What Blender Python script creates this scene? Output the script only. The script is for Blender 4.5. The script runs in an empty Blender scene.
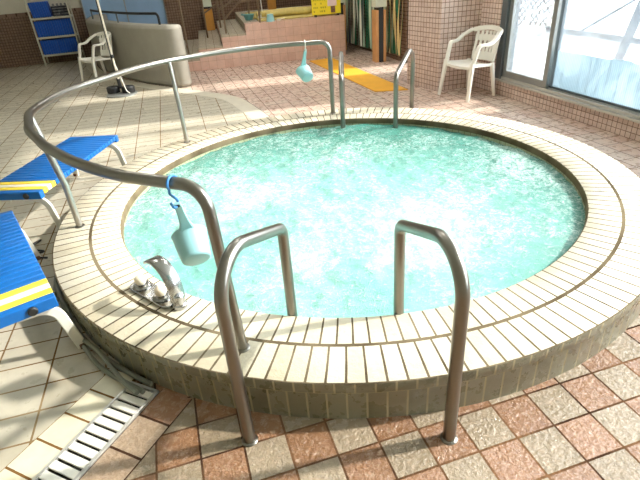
import bpy, bmesh, math, random
from mathutils import Vector, Matrix, noise
random.seed(11)
PI = math.pi
SC = bpy.context.scene
COL = SC.collection

# ------------------------------------------------------------------ nodes
class NT:
    def __init__(s, name):
        s.m = bpy.data.materials.new(name); s.m.use_nodes = True
        s.t = s.m.node_tree; s.t.nodes.clear()
        s.out = s.t.nodes.new('ShaderNodeOutputMaterial')
    def n(s, kind, **kw):
        x = s.t.nodes.new('ShaderNode' + kind)
        for k, v in kw.items(): setattr(x, k, v)
        return x
    def l(s, a, b): s.t.links.new(a, b)
    def put(s, sock, v):
        if isinstance(v, bpy.types.NodeSocket): s.l(v, sock)
        elif v is not None: sock.default_value = v
    def math(s, op, a, b=None, c=None):
        x = s.n('Math', operation=op)
        for i, v in enumerate((a, b, c)):
            if v is not None: s.put(x.inputs[i], v)
        return x.outputs[0]
    def mix(s, f, a, b, blend='MIX'):
        x = s.n('Mix', data_type='RGBA', blend_type=blend)
        s.put(x.inputs[0], f); s.put(x.inputs[6], col(a)); s.put(x.inputs[7], col(b))
        return x.outputs[2]
    def noise(s, scale, detail=3, rough=.55, vec=None, dist=0.0):
        x = s.n('TexNoise'); x.inputs['Scale'].default_value = scale
        x.inputs['Detail'].default_value = detail; x.inputs['Roughness'].default_value = rough
        x.inputs['Distortion'].default_value = dist
        if vec is not None: s.l(vec, x.inputs['Vector'])
        return x.outputs['Fac']
    def ramp(s, f, stops):
        x = s.n('ValToRGB'); e = x.color_ramp.elements
        while len(e) < len(stops): e.new(.5)
        for k, (p, c) in zip(e, stops):
            k.position = p; k.color = col(c)
        s.put(x.inputs[0], f)
        return x.outputs[0]
    def maprange(s, f, a, b, c=0., d=1.):
        x = s.n('MapRange'); s.put(x.inputs[0], f)
        for i, v in enumerate((a, b, c, d)): x.inputs[i+1].default_value = v
        return x.outputs[0]
    def bump(s, h, strength=.3, dist=.01, normal=None):
        x = s.n('Bump'); x.inputs['Strength'].default_value = strength
        x.inputs['Distance'].default_value = dist; s.l(h, x.inputs['Height'])
        if normal is not None: s.l(normal, x.inputs['Normal'])
        return x.outputs[0]
    def bsdf(s, **kw):
        x = s.n('BsdfPrincipled')
        for k, v in kw.items():
            s.put(x.inputs[k.replace('_', ' ')], v)
        s.l(x.outputs[0], s.out.inputs[0])
        return x
    def obj(s): return s.n('TexCoord').outputs['Object']
    def pos(s): return s.n('NewGeometry').outputs['Position']

def lin(c): return c/12.92 if c <= .04045 else ((c+.055)/1.055)**2.4
def rgb(r, g, b): return (lin(r/255), lin(g/255), lin(b/255), 1.)
def col(c):
    if isinstance(c, bpy.types.NodeSocket): return c
    return c if len(c) == 4 else (*c, 1.)

def plain(name, c, rough=.5, metal=0., var=.12, nscale=6., bump=.0, bscale=80., spec=.5, coat=0.):
    N = NT(name); p = N.obj()
    f = N.noise(nscale, 4, .6, p)
    k = N.maprange(f, .3, .7, 1-var, 1+var)
    h = N.n('HueSaturation'); h.inputs['Color'].default_value = col(c); N.l(k, h.inputs['Value'])
    b = N.bsdf(Base_Color=h.outputs[0], Roughness=rough, Metallic=metal)
    b.inputs['Specular IOR Level'].default_value = spec
    b.inputs['Coat Weight'].default_value = coat
    if bump: N.l(N.bump(N.noise(bscale, 3, .6, p), bump, .004), b.inputs['Normal'])
    return N.m

def tile_mat(name, cols, joint, jx=.03, jy=.03, rough=.4, checker=False, bumpn=.25, nscale=60., fleck=None, stain=None, jvar=None, rjit=.1, jstr=.5, spec=.5, speckle_scale=25., dirt=.35):
    """tiles from the mesh's UV map, one unit per tile: random tone per tile, joints, surface relief"""
    N = NT(name)
    uv = N.n('UVMap'); sp = N.n('SeparateXYZ'); N.l(uv.outputs[0], sp.inputs[0])
    x, y = sp.outputs[0], sp.outputs[1]
    fx, fy = N.math('FLOOR', x), N.math('FLOOR', y)
    cx, cy = N.math('FRACT', x), N.math('FRACT', y)
    ex = N.math('MINIMUM', cx, N.math('SUBTRACT', 1., cx))
    ey = N.math('MINIMUM', cy, N.math('SUBTRACT', 1., cy))
    p = N.pos()
    wob = N.math('MULTIPLY', N.math('SUBTRACT', N.noise(30, 3, .6, p), .5), .5)
    mx = N.math('LESS_THAN', ex, N.math('MULTIPLY', N.math('ADD', wob, 1.), jx))
    my = N.math('LESS_THAN', ey, N.math('MULTIPLY', N.math('ADD', wob, 1.), jy))
    m = N.math('MAXIMUM', mx, my)
    cv = N.n('CombineXYZ'); N.l(fx, cv.inputs[0]); N.l(fy, cv.inputs[1])
    wn = N.n('TexWhiteNoise', noise_dimensions='2D'); N.l(cv.outputs[0], wn.inputs[0])
    r = wn.outputs['Value']
    if checker:
        par = N.math('ABSOLUTE', N.math('MODULO', N.math('ADD', fx, fy), 2.))
        a = N.mix(r, cols[0], cols[1]); b = N.mix(r, cols[2], cols[3])
        c = N.mix(N.math('LESS_THAN', par, .5), b, a)
    else:
        n = len(cols)
        c = N.ramp(r, [(i/max(1, n-1), k) for i, k in enumerate(cols)])
    wn2 = N.n('TexWhiteNoise', noise_dimensions='3D'); N.l(cv.outputs[0], wn2.inputs[0])
    big = N.noise(9., 5, .65, p)
    c = N.mix(N.maprange(big, .35, .75, 0, dirt), c, N.mix(.5, c, (0, 0, 0)), 'MIX')
    if fleck is not None:
        fn = N.noise(speckle_scale, 6, .72, p, .4)
        c = N.mix(N.maprange(fn, .52, .68, 0, .55), c, fleck)
    if stain is not None:
        sn = N.noise(1.3, 5, .6, p, .6)
        c = N.mix(N.maprange(sn, .55, .75, 0, .6), c, stain)
    jc = joint if jvar is None else N.mix(N.maprange(N.noise(2.5, 3, .5, p), .4, .6), joint, jvar)
    c = N.mix(m, c, jc)
    rr = N.maprange(N.noise(14, 4, .6, p), .3, .7, max(.02, rough-rjit), rough+rjit)
    rr = N.math('MAXIMUM', rr, N.math('MULTIPLY', m, .8))
    b = N.bsdf(Base_Color=c, Roughness=rr); N.l(N.math('MULTIPLY', N.math('SUBTRACT', 1., m), spec), b.inputs['Specular IOR Level'])
    h0 = N.bump(N.noise(nscale, 5, .65, p), bumpn, .010)
    h1 = N.bump(N.math('SUBTRACT', 1., m), jstr, .003, h0)
    N.l(h1, b.inputs['Normal'])
    return N.m

def metal_mat(name, c, rough):
    N = NT(name); p = N.obj()
    f = N.noise(18, 4, .6, p)
    N.bsdf(Base_Color=N.mix(N.maprange(f, .35, .7), c, tuple(k*.72 for k in c[:3])), Roughness=N.maprange(f, .3, .7, rough-.06, rough+.08), Metallic=1.)
    return N.m

def glass_mat(name, haze=0., tint=(1, 1, 1)):
    """thin pane: clear with a fresnel reflection, and a milky scattering share"""
    N = NT(name)
    tr = N.n('BsdfTransparent'); tr.inputs[0].default_value = col(tint)
    gl = N.n('BsdfGlossy'); gl.inputs['Roughness'].default_value = .03
    fr = N.n('Fresnel'); fr.inputs[0].default_value = 1.45
    m = N.n('MixShader'); N.l(N.math('MULTIPLY', fr.outputs[0], .8), m.inputs[0]); N.l(tr.outputs[0], m.inputs[1]); N.l(gl.outputs[0], m.inputs[2])
    res = m.outputs[0]
    if haze:
        tl = N.n('BsdfTranslucent'); tl.inputs[0].default_value = (.86, .94, 1., 1)
        f = N.noise(2.2, 5, .6, N.obj(), .5)
        m2 = N.n('MixShader'); N.l(N.maprange(f, .3, .7, haze*.6, min(1, haze*1.35)), m2.inputs[0])
        N.l(res, m2.inputs[1]); N.l(tl.outputs[0], m2.inputs[2]); res = m2.outputs[0]
    N.l(res, N.out.inputs[0])
    return N.m

# ------------------------------------------------------------------ mesh helpers
def BM(): return bmesh.new()
def obj(name, bm, mat, parent=None, smooth=True, bevel=0., sharp=35, recalc=True):
    if recalc: bmesh.ops.recalc_face_normals(bm, faces=bm.faces)
    me = bpy.data.meshes.new(name); bm.to_mesh(me); bm.free()
    me.materials.append(mat)
    o = bpy.data.objects.new(name, me); COL.objects.link(o)
    if smooth:
        for p in me.polygons: p.use_smooth = True
        me.set_sharp_from_angle(angle=math.radians(sharp))
    if parent is not None: o.parent = parent
    if bevel:
        b = o.modifiers.new('bevel', 'BEVEL'); b.width = bevel; b.segments = 2; b.limit_method = 'ANGLE'; b.angle_limit = math.radians(40)
    return o
def tag(o, label=None, cat=None, group=None, kind=None):
    for k, v in (('label', label), ('category', cat), ('group', group), ('kind', kind)):
        if v: o[k] = v
    return o
def thing(name, loc=(0, 0, 0), rz=0., label=None, cat=None, group=None, kind=None):
    o = bpy.data.objects.new(name, None); COL.objects.link(o); o.empty_display_size = .1
    o.location = loc; o.rotation_euler = (0, 0, rz)
    return tag(o, label, cat, group, kind)
def copy_tree(o, parent=None):
    c = o.copy(); COL.objects.link(c)
    if parent is not None: c.parent = parent
    for ch in list(o.children): copy_tree(ch, c)
    return c

def box(bm, c, s, rot=None):
    r = bmesh.ops.create_cube(bm, size=1.)
    M = Matrix.Translation(c) @ (rot.to_4x4() if rot is not None else Matrix()) @ Matrix.Diagonal((*s, 1))
    bmesh.ops.transform(bm, matrix=M, verts=r['verts']); return r['verts']
def bx(bm, x0, x1, y0, y1, z0, z1):
    return box(bm, ((x0+x1)/2, (y0+y1)/2, (z0+z1)/2), (x1-x0, y1-y0, z1-z0))
def fillet(pts, r, n=7):
    pts = [Vector(p) for p in pts]; out = [pts[0]]
    rs = r if isinstance(r, (list, tuple)) else [r]*(len(pts)-2)
    for i in range(1, len(pts)-1):
        a, b, c = pts[i-1], pts[i], pts[i+1]
        u, v = (a-b), (c-b); lu, lv = u.length, v.length; u.normalize(); v.normalize()
        ang = u.angle(v); d = min(rs[i-1]/math.tan(ang/2), lu*.49, lv*.49)
        rr = d*math.tan(ang/2); bis = (u+v).normalized(); cen = b + bis*(rr/math.sin(ang/2))
        p0, p1 = b+u*d-cen, b+v*d-cen
        ax = p0.cross(p1); tot = p0.angle(p1)
        if ax.length < 1e-9: out.append(b); continue
        for k in range(n+1): out.append(cen + Matrix.Rotation(tot*k/n, 3, ax) @ p0)
    out.append(pts[-1]); return out
def sweep(bm, pts, prof, up=None, scale=None, caps=True, closed=False):
    """sweep a closed 2-D profile [(a,b)..] along pts; a along the side axis, b along the up axis"""
    pts = [Vector(p) for p in pts]; n = len(pts); rings = []
    T = [((pts[(i+1) % n]-pts[i-1]) if closed else (pts[min(i+1, n-1)]-pts[max(i-1, 0)])).normalized() for i in range(n)]
    if up is None:
        nrm = T[0].orthogonal().normalized()
    for i in range(n):
        if up is None:
            nrm = (nrm - T[i]*nrm.dot(T[i])).normalized(); side = T[i].cross(nrm); upv = nrm
        else:
            side = T[i].cross(Vector(up)).normalized(); upv = side.cross(T[i]).normalized()
        k = 1. if scale is None else scale[i]
        kx, ky = (k if isinstance(k, tuple) else (k, k))
        rings.append([bm.verts.new(pts[i]+side*a*kx+upv*b*ky) for a, b in prof])
    m = len(prof)
    for i in range(n if closed else n-1):
        r0, r1 = rings[i], rings[(i+1) % n]
        for j in range(m): bm.faces.new((r0[j], r0[(j+1) % m], r1[(j+1) % m], r1[j]))
    if caps and not closed:
        bm.faces.new(rings[0][::-1]); bm.faces.new(rings[-1])
    return rings
def circ(r, n=14): return [(r*math.cos(2*PI*i/n), r*math.sin(2*PI*i/n)) for i in range(n)]
def rect(w, t, c=.25):
    a, b = w/2, t/2; k = min(a, b)*c*2*.5
    return [(a-k, -b), (a, -b+k), (a, b-k), (a-k, b), (-a+k, b), (-a, b-k), (-a, -b+k), (-a+k, -b)]
def tube(bm, pts, r, n=14, closed=False): return sweep(bm, pts, circ(r, n), closed=closed)
def lathe(bm, prof, n=32, M=None, capb=True, capt=True):
    rings = []
    for r, z in prof:
        rings.append([bm.verts.new((r*math.cos(2*PI*i/n), r*math.sin(2*PI*i/n), z)) for i in range(n)])
    for a, b in zip(rings, rings[1:]):
        for i in range(n): bm.faces.new((a[i], a[(i+1) % n], b[(i+1) % n], b[i]))
    if capb: bm.faces.new(rings[0][::-1])
    if capt: bm.faces.new(rings[-1])
    vs = [v for r in rings for v in r]
    if M is not None: bmesh.ops.transform(bm, matrix=M, verts=vs)
    return vs
def prism(bm, poly, z0, z1):
    a = [bm.verts.new((x, y, z0)) for x, y in poly]; b = [bm.verts.new((x, y, z1)) for x, y in poly]
    n = len(poly)
    bm.faces.new(a[::-1]); bm.faces.new(b)
    for i in range(n): bm.faces.new((a[i], a[(i+1) % n], b[(i+1) % n], b[i]))
def box_uv(bm, sx, sz=None, off=(0, 0)):
    """UV in tile units, by each face's dominant axis"""
    sz = sz or sx; L = bm.loops.layers.uv.verify()
    bmesh.ops.recalc_face_normals(bm, faces=bm.faces)
    for f in bm.faces:
        n = f.normal
        for lp in f.loops:
            p = lp.vert.co
            if abs(n.z) > .7: q = ((p.x-off[0])/sx, (p.y-off[1])/sx)
            else:
                t = Vector((-n.y, n.x, 0)).normalized()
                q = (p.dot(t)/sx + (.37 if abs(n.x) > abs(n.y) else 0), p.z/sz)
            lp[L].uv = q

# ------------------------------------------------------------------ materials
CREAM = rgb(226, 214, 184)
M = {}
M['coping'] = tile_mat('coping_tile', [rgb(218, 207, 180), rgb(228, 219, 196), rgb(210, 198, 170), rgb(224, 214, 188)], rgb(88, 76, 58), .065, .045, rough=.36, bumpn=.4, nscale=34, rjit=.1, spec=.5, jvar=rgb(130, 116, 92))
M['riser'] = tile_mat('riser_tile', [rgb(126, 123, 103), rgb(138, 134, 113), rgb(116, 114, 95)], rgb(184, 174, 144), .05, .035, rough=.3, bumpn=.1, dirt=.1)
M['basin'] = tile_mat('basin_tile', [rgb(176, 178, 142), rgb(186, 186, 152)], rgb(120, 116, 88), .04, .03, rough=.25, bumpn=.05)
M['floor'] = tile_mat('floor_tile', [rgb(142, 103, 72), rgb(158, 118, 88), rgb(148, 131, 106), rgb(162, 145, 120)], rgb(66, 46, 34), .025, .025, rough=.24, checker=True, bumpn=1., nscale=48, fleck=rgb(196, 170, 144), rjit=.14, jvar=rgb(120, 88, 62), jstr=.8, spec=.6, speckle_scale=38)
M['floor_far'] = tile_mat('pink_floor_tile', [rgb(206, 178, 160), rgb(214, 190, 172), rgb(198, 168, 150), rgb(210, 192, 174)], rgb(118, 94, 80), .025, .022, rough=.3, bumpn=.5, nscale=48, rjit=.1, spec=.6)
M['floor_pale'] = tile_mat('pale_floor_tile', [rgb(190, 182, 162), rgb(200, 192, 172), rgb(180, 172, 152)], rgb(110, 84, 54), .018, .028, rough=.36, bumpn=.15, nscale=8, stain=rgb(160, 146, 120), rjit=.14, jvar=rgb(150, 128, 96))
M['border_pale'] = tile_mat('pale_border_tile', [rgb(212, 204, 176), rgb(218, 210, 184)], rgb(118, 86, 48), .035, .02, rough=.38, bumpn=.12, nscale=10)
M['border_brown'] = tile_mat('brown_border_tile', [rgb(148, 108, 80), rgb(166, 150, 126), rgb(158, 116, 88)], rgb(66, 46, 34), .03, .02, rough=.26, bumpn=.8, nscale=42, fleck=rgb(196, 170, 144), jstr=.8, speckle_scale=38)
M['arc'] = plain('pale_band', rgb(212, 204, 184), .4, var=.06, bump=.1)
M['mosaic'] = tile_mat('pink_mosaic', [rgb(216, 192, 178), rgb(224, 202, 188), rgb(208, 182, 168)], rgb(136, 106, 92), .06, .06, rough=.35, bumpn=.08)
M['mosaic_dark'] = tile_mat('brown_mosaic', [rgb(122, 96, 76), rgb(130, 104, 82), rgb(112, 88, 70)], rgb(80, 62, 50), .07, .07, rough=.4, bumpn=.05)
M['pink'] = tile_mat('pink_tile', [rgb(220, 182, 162), rgb(226, 190, 170), rgb(214, 174, 154)], rgb(186, 146, 126), .015, .015, rough=.4, bumpn=.12)
M['tread'] = tile_mat('grey_tread_tile', [rgb(168, 158, 136), rgb(176, 166, 144)], rgb(112, 100, 80), .02, .02, rough=.45, bumpn=.2)
M['cream_wall'] = plain('cream_paint', rgb(196, 190, 170), .7, var=.04)
M['ceiling'] = plain('white_paint', rgb(214, 212, 204), .8, var=.03)
M['steel'] = plain('brushed_steel', (.25, .235, .205), .29, 1., var=.06, nscale=3)
M['steel_lit'] = plain('lit_steel', (.42, .40, .36), .36, 1., var=.05, nscale=3)  # rail steel with the light on the posts painted in as a paler tone
M['chrome'] = plain('chrome', (.42, .42, .41), .22, 1., var=.04, nscale=4)
M['alu'] = plain('aluminium', rgb(150, 152, 148), .38, .6, var=.05)
M['alu_dark'] = plain('grey_aluminium', rgb(104, 112, 116), .4, .5, var=.05)
M['sill'] = plain('sill_aluminium', rgb(196, 194, 186), .3, .5, var=.06)
M['pane'] = glass_mat('clear_pane', .02)
M['pane_hazy'] = glass_mat('hazy_pane', .035)
M['blue'] = plain('blue_plastic', rgb(6, 98, 172), .35, var=.1, nscale=12)
M['yellow'] = plain('yellow_plastic', rgb(246, 214, 66), .35, var=.05)
M['white_slat'] = plain('white_plastic', rgb(240, 228, 208), .35, var=.04)
M['white'] = plain('white_resin', rgb(238, 234, 222), .4, var=.03)
M['strap'] = plain('white_enamel', rgb(226, 222, 208), .35, var=.05)
M['rust'] = plain('rusty_foot', rgb(96, 60, 38), .8, var=.3, nscale=60)
M['black'] = plain('black_rubber', rgb(26, 27, 28), .5, var=.2)
M['aqua'] = plain('pale_aqua_plastic', rgb(152, 204, 206), .38, var=.04)
M['hook'] = plain('blue_hook_plastic', rgb(56, 128, 190), .35, var=.04)
M['knob'] = plain('cream_knob', rgb(238, 224, 198), .3, var=.03)
M['hose'] = plain('grey_hose', rgb(120, 122, 108), .45, var=.12)
M['stucco'] = plain('grey_stucco', rgb(156, 151, 138), .8, var=.08, nscale=3, bump=.5, bscale=130)
M['mat'] = plain('yellow_mat', rgb(226, 164, 38), .7, var=.08, bump=.3, bscale=200)
M['wood'] = plain('post_wood', rgb(200, 148, 92), .5, var=.15, nscale=4)
M['amber'] = plain('amber_wood', rgb(190, 132, 54), .45, var=.12)
M['lamp'] = plain('lantern_head', rgb(206, 212, 190), .5, var=.06)
M['lid'] = plain('bath_lid', rgb(204, 184, 108), .5, var=.2, nscale=9)
M['brown_rail'] = plain('brown_metal', rgb(124, 104, 82), .4, .4, var=.08)
M['pole_white'] = plain('white_tube', rgb(226, 218, 196), .3, var=.05)
M['sign'] = plain('yellow_board', rgb(248, 226, 48), .45, var=.03)
M['sign_ink'] = plain('ochre_ink', rgb(150, 134, 26), .6, var=.1)
M['sign_pink'] = plain('pink_paper', rgb(238, 214, 210), .6, var=.04)
M['sign_dark'] = plain('brown_print', rgb(122, 92, 72), .6, var=.5, nscale=40)
M['blue_panel'] = plain('pale_blue_panel', rgb(138, 170, 202), .3, var=.1, nscale=1.5)
M['rack'] = plain('rack_enamel', rgb(186, 182, 162), .45, var=.08)
M['board'] = plain('blue_foam', rgb(6, 78, 170), .55, var=.12, nscale=10)
M['crate'] = plain('dark_crate', rgb(34, 36, 46), .45, var=.2)
M['bottle'] = plain('grey_bottle', rgb(120, 120, 118), .35, var=.1)
M['s_green'] = plain('dark_green_strip', rgb(44, 110, 78), .5, var=.2)
M['s_pale'] = plain('pale_green_strip', rgb(178, 200, 172), .5, var=.1)
M['s_white'] = plain('white_strip', rgb(228, 226, 206), .5, var=.08)
M['s_cream'] = plain('cream_strip', rgb(222, 200, 140), .5, var=.1)
M['deck'] = plain('pale_concrete', rgb(206, 210, 210), .8, var=.05)
M['lattice'] = plain('weathered_lattice', rgb(84, 72, 66), .7, var=.15)
M['post_out'] = plain('grey_timber', rgb(62, 70, 80), .7, var=.1)
M['teal'] = plain('teal_plastic', rgb(96, 150, 146), .4, var=.06)
M['slot'] = plain('dark_recess', rgb(34, 28, 20), .9, var=.1)

# frosted film on the lower glass
N = NT('frosted_film')
p = N.obj(); w = N.n('TexWave', wave_type='BANDS', bands_direction='Y'); w.inputs['Scale'].default_value = 14; w.inputs['Distortion'].default_value = 1.5
N.l(p, w.inputs['Vector'])
tl = N.n('BsdfTranslucent'); N.l(N.mix(w.outputs['Fac'], rgb(140, 160, 168), rgb(180, 194, 200)), tl.inputs[0])
df = N.n('BsdfDiffuse'); df.inputs[0].default_value = rgb(190, 208, 220)
m1 = N.n('MixShader'); m1.inputs[0].default_value = .35; N.l(tl.outputs[0], m1.inputs[1]); N.l(df.outputs[0], m1.inputs[2])
tr = N.n('BsdfTransparent'); m2 = N.n('MixShader')
N.l(N.maprange(N.noise(2.5, 5, .6, p, .8), .4, .7, .05, .3), m2.inputs[0]); N.l(m1.outputs[0], m2.inputs[1]); N.l(tr.outputs[0], m2.inputs[2])
N.l(m2.outputs[0], N.out.inputs[0]); M['film'] = N.m

# churned, milky bath water
N = NT('bath_water'); p = N.pos()
big = N.noise(1.1, 4, .6, p, .5)
fine = N.noise(19, 8, .8, p, 1.2)
fine2 = N.noise(55, 6, .78, p, .6)
foam = N.math('ADD', N.math('MULTIPLY', fine, .62), N.math('MULTIPLY', fine2, .38))
vor = N.n('TexVoronoi'); vor.inputs['Scale'].default_value = 9; N.l(p, vor.inputs['Vector'])
f = N.maprange(N.math('ADD', foam, N.math('MULTIPLY', N.math('SUBTRACT', big, .5), .35)), .485, .595)
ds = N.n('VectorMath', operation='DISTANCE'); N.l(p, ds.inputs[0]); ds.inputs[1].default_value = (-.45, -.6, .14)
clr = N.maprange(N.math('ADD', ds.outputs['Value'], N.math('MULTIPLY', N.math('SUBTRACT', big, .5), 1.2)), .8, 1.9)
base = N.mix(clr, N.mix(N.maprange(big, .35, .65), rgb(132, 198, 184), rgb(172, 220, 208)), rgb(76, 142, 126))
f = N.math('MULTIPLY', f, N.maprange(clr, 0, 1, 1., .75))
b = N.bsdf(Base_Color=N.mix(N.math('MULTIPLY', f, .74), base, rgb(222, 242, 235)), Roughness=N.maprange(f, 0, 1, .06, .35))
b.inputs['IOR'].default_value = 1.33
hb = N.bump(foam, .55, .05)
N.l(N.bump(N.noise(70, 3, .6, p), .2, .01, hb), b.inputs['Normal'])
M['water'] = N.m

# ------------------------------------------------------------------ setting: floor
RI, RM, RO, H = 1.6, 1.79, 2.009, .205
TS = .16669; TOX, TOY = -.1155, -2.1912
XL, XR, YF, YB, ZC = -7.2, 2.88, -5.6, 9.95, 4.1
bm = BM()
outer = [bm.verts.new((x, y, 0)) for x, y in ((XL, YF), (XR+.1, YF), (XR+.1, YB), (XL, YB))]
hole = [bm.verts.new((1.8*math.cos(2*PI*i/96), 1.8*math.sin(2*PI*i/96), 0)) for i in range(96)]
ed = [bm.edges.new((outer[i], outer[(i+1) % 4])) for i in range(4)] + [bm.edges.new((hole[i], hole[(i+1) % 96])) for i in range(96)]
bmesh.ops.triangle_fill(bm, use_beauty=True, edges=ed)
L = bm.loops.layers.uv.verify()
for fc in bm.faces:
    if fc.normal.z < 0: fc.normal_flip()
    for lp in fc.loops: lp[L].uv = ((lp.vert.co.x-TOX)/TS + 400, (lp.vert.co.y-TOY)/TS + 400)
YS = TOY + 10*TS
bm2 = bm.copy()
for b_, nm, mt, keep in ((bm, 'floor', 'floor', -1), (bm2, 'floor_back', 'floor_far', 1)):
    bmesh.ops.bisect_plane(b_, geom=b_.verts[:]+b_.edges[:]+b_.faces[:], plane_co=(0, YS, 0), plane_no=(0, 1, 0), clear_outer=keep < 0, clear_inner=keep > 0)
    tag(obj(nm, b_, M[mt], smooth=False, recalc=False), kind='structure')

# the pale deck left of the pool: bounded by the drain and a curved band
DD = Vector((-.663, -.748)); DN = Vector((-.748, .663)); DC = Vector((-1.476, -1.381))
def dr(t, s): q = DC + DD*t + DN*s; return (q.x, q.y)
BW = .152
arc_o = [(-.02, 1.97), (-.02, 2.4), (-.03, 2.8), (-.10, 3.4), (-.19, 3.92), (-.37, 4.30), (-.62, 4.66), (-.87, 5.02), (-1.3, 5.6), (-1.72, 6.3), (-2.15, 7.2), (-2.5, 8.6), (-2.6, YB)]
def smooth_poly(pts, k=6):
    out = []
    for i in range(len(pts)-1):
        a, b, c, d = (Vector(pts[max(0, min(len(pts)-1, j))]) for j in (i-1, i, i+1, i+2))
        for t in range(k):
            t /= k
            out.append(tuple(.5*((2*b)+(c-a)*t+(2*a-5*b+4*c-d)*t*t+(3*b-a-3*c+d)*t**3)))
    out.append(tuple(pts[-1])); return out
arc_s = smooth_poly(arc_o)
def offset(poly, d):
    out = []
    for i, q in enumerate(poly):
        a, b = Vector(poly[max(0, i-1)]), Vector(poly[min(len(poly)-1, i+1)])
        t = (b-a).normalized(); out.append((q[0]-t.y*d, q[1]+t.x*d))
    return out
arc_i = offset(arc_s, .22)
def rimarc(a0, a1, r, n=40): return [(r*math.cos(math.radians(a0+(a1-a0)*i/n)), r*math.sin(math.radians(a0+(a1-a0)*i/n))) for i in range(n+1)]
a_end = math.degrees(math.atan2(arc_i[0][1], arc_i[0][0]))
d0, d1 = dr(-.12, .08+BW), dr(6., .08+BW)
a_st = math.degrees(math.atan2(d0[1], d0[0])) % 360
poly = rimarc(a_st, a_end, 1.94) + arc_i + [(XL, YB), (XL, YF), d1, d0]
bm = BM(); prism(bm, poly, .0, .012)
L = bm.loops.layers.uv.verify(); th = math.radians(-1.2)
for fc in bm.faces:
    for lp in fc.loops:
        c = lp.vert.co; x, y = c.x+1.932, c.y+1.208
        lp[L].uv = ((x*math.cos(th)+y*math.sin(th))/.26 + 300, (-x*math.sin(th)+y*math.cos(th))/.1665 + 300)
ZD = .012
tag(obj('floor_deck', bm, M['floor_pale'], smooth=False), kind='structure')
bm = BM()
for (a, b), (c, d) in zip(zip(arc_s, arc_s[1:]), zip(arc_i, arc_i[1:])):
    prism(bm, [a, b, d, c], 0, .013)
bmesh.ops.remove_doubles(bm, verts=bm.verts, dist=1e-4)
tag(obj('trim_1', bm, M['arc'], smooth=False), kind='structure')
bm = BM(); arc_d = offset(arc_s, -.016)
for (a, b), (c, d) in zip(zip(arc_d, arc_d[1:]), zip(arc_s, arc_s[1:])):
    prism(bm, [a, b, d, c], 0, .004)
bmesh.ops.remove_doubles(bm, verts=bm.verts, dist=1e-4)
tag(obj('trim_5', bm, M['slot'], smooth=False), kind='structure')
def strip(name, s0, s1, t0, t1, step, mat, z):
    bm = BM(); prism(bm, [dr(t0, s0), dr(t1, s0), dr(t1, s1), dr(t0, s1)], 0, z)
    L = bm.loops.layers.uv.verify()
    for fc in bm.faces:
        for lp in fc.loops:
            q = lp.vert.co.to_2d()-DC; lp[L].uv = (q.dot(DD)/step + 40.1, (q.dot(DN)-s0)/(s1-s0))
    return tag(obj(name, bm, mat, smooth=False), kind='structure')
strip('trim_2', .08, .08+BW, -.02, 4.6, .14, M['border_pale'], .012)
strip('trim_3', -.08-.165, -.08, .0, 4.6, .168, M['border_brown'], .004)

# drain grate
t = thing('drain_grate', (DC.x, DC.y, 0), math.atan2(DD.y, DD.x), 'long pale slotted drain grate running out from the round pool across the floor', 'drain')
bm = BM()
for y in (-.074, .074): bx(bm, .02, 4.4, y-.006, y+.006, .0, .016)
bx(bm, .02, .032, -.08, .08, 0, .016)
obj('frame', bm, M['sill'], t, smooth=False)
bm = BM(); bx(bm, .02, 4.4, -.07, .07, -.0005, .002); obj('channel', bm, M['slot'], t, smooth=False)
bm = BM(); x = .04
while x < 4.38:
    bx(bm, x, x+.034, -.068, .068, .004, .014); x += .0455
obj('slats', bm, M['strap'], t, smooth=False, bevel=.002)

# ------------------------------------------------------------------ pool
NT_ = 156; SEG = 312
pool = thing('whirlpool_bath', (0, 0, 0), 0, 'large round whirlpool bath with raised cream tiled rim filling the middle of the floor', 'bath')
def ringmesh(name, prof, vs, mat, parent=None):
    bm = BM(); L = bm.loops.layers.uv.verify(); rings = []
    for r, z in prof: rings.append([bm.verts.new((r*math.cos(2*PI*i/SEG), r*math.sin(2*PI*i/SEG), z)) for i in range(SEG)])
    for k in range(len(prof)-1):
        for i in range(SEG):
            j = (i+1) % SEG
            fc = bm.faces.new((rings[k][i], rings[k+1][i], rings[k+1][j], rings[k][j]))
            for lp, (ii, vv) in zip(fc.loops, ((i, vs[k]), (i, vs[k+1]), (i+1, vs[k+1]), (i+1, vs[k]))):
                lp[L].uv = (ii*NT_/SEG + .31 + (.42 if max(vs[k], vs[k+1]) > 1.001 and min(vs[k], vs[k+1]) > .999 else 0), vv)
    return obj(name, bm, mat, parent, sharp=50)
ringmesh('coping', [(RI, H-.05), (RI, H-.008), (RI+.008, H), (RM, H), (RO-.004, H), (RO-.001, H-.002)], [.0, .02, .05, 1., 1.965, 1.975], M['coping'], pool)
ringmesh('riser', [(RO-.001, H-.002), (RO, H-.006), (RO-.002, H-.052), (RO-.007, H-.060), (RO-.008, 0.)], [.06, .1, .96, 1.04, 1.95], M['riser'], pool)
ringmesh('basin', [(RI, H-.05), (RI, H-.11), (RI, -.7), (1.2, -.72), (.02, -.72)], [1., 2.-.4, 10, 12, 18], M['basin'], pool)

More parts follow.
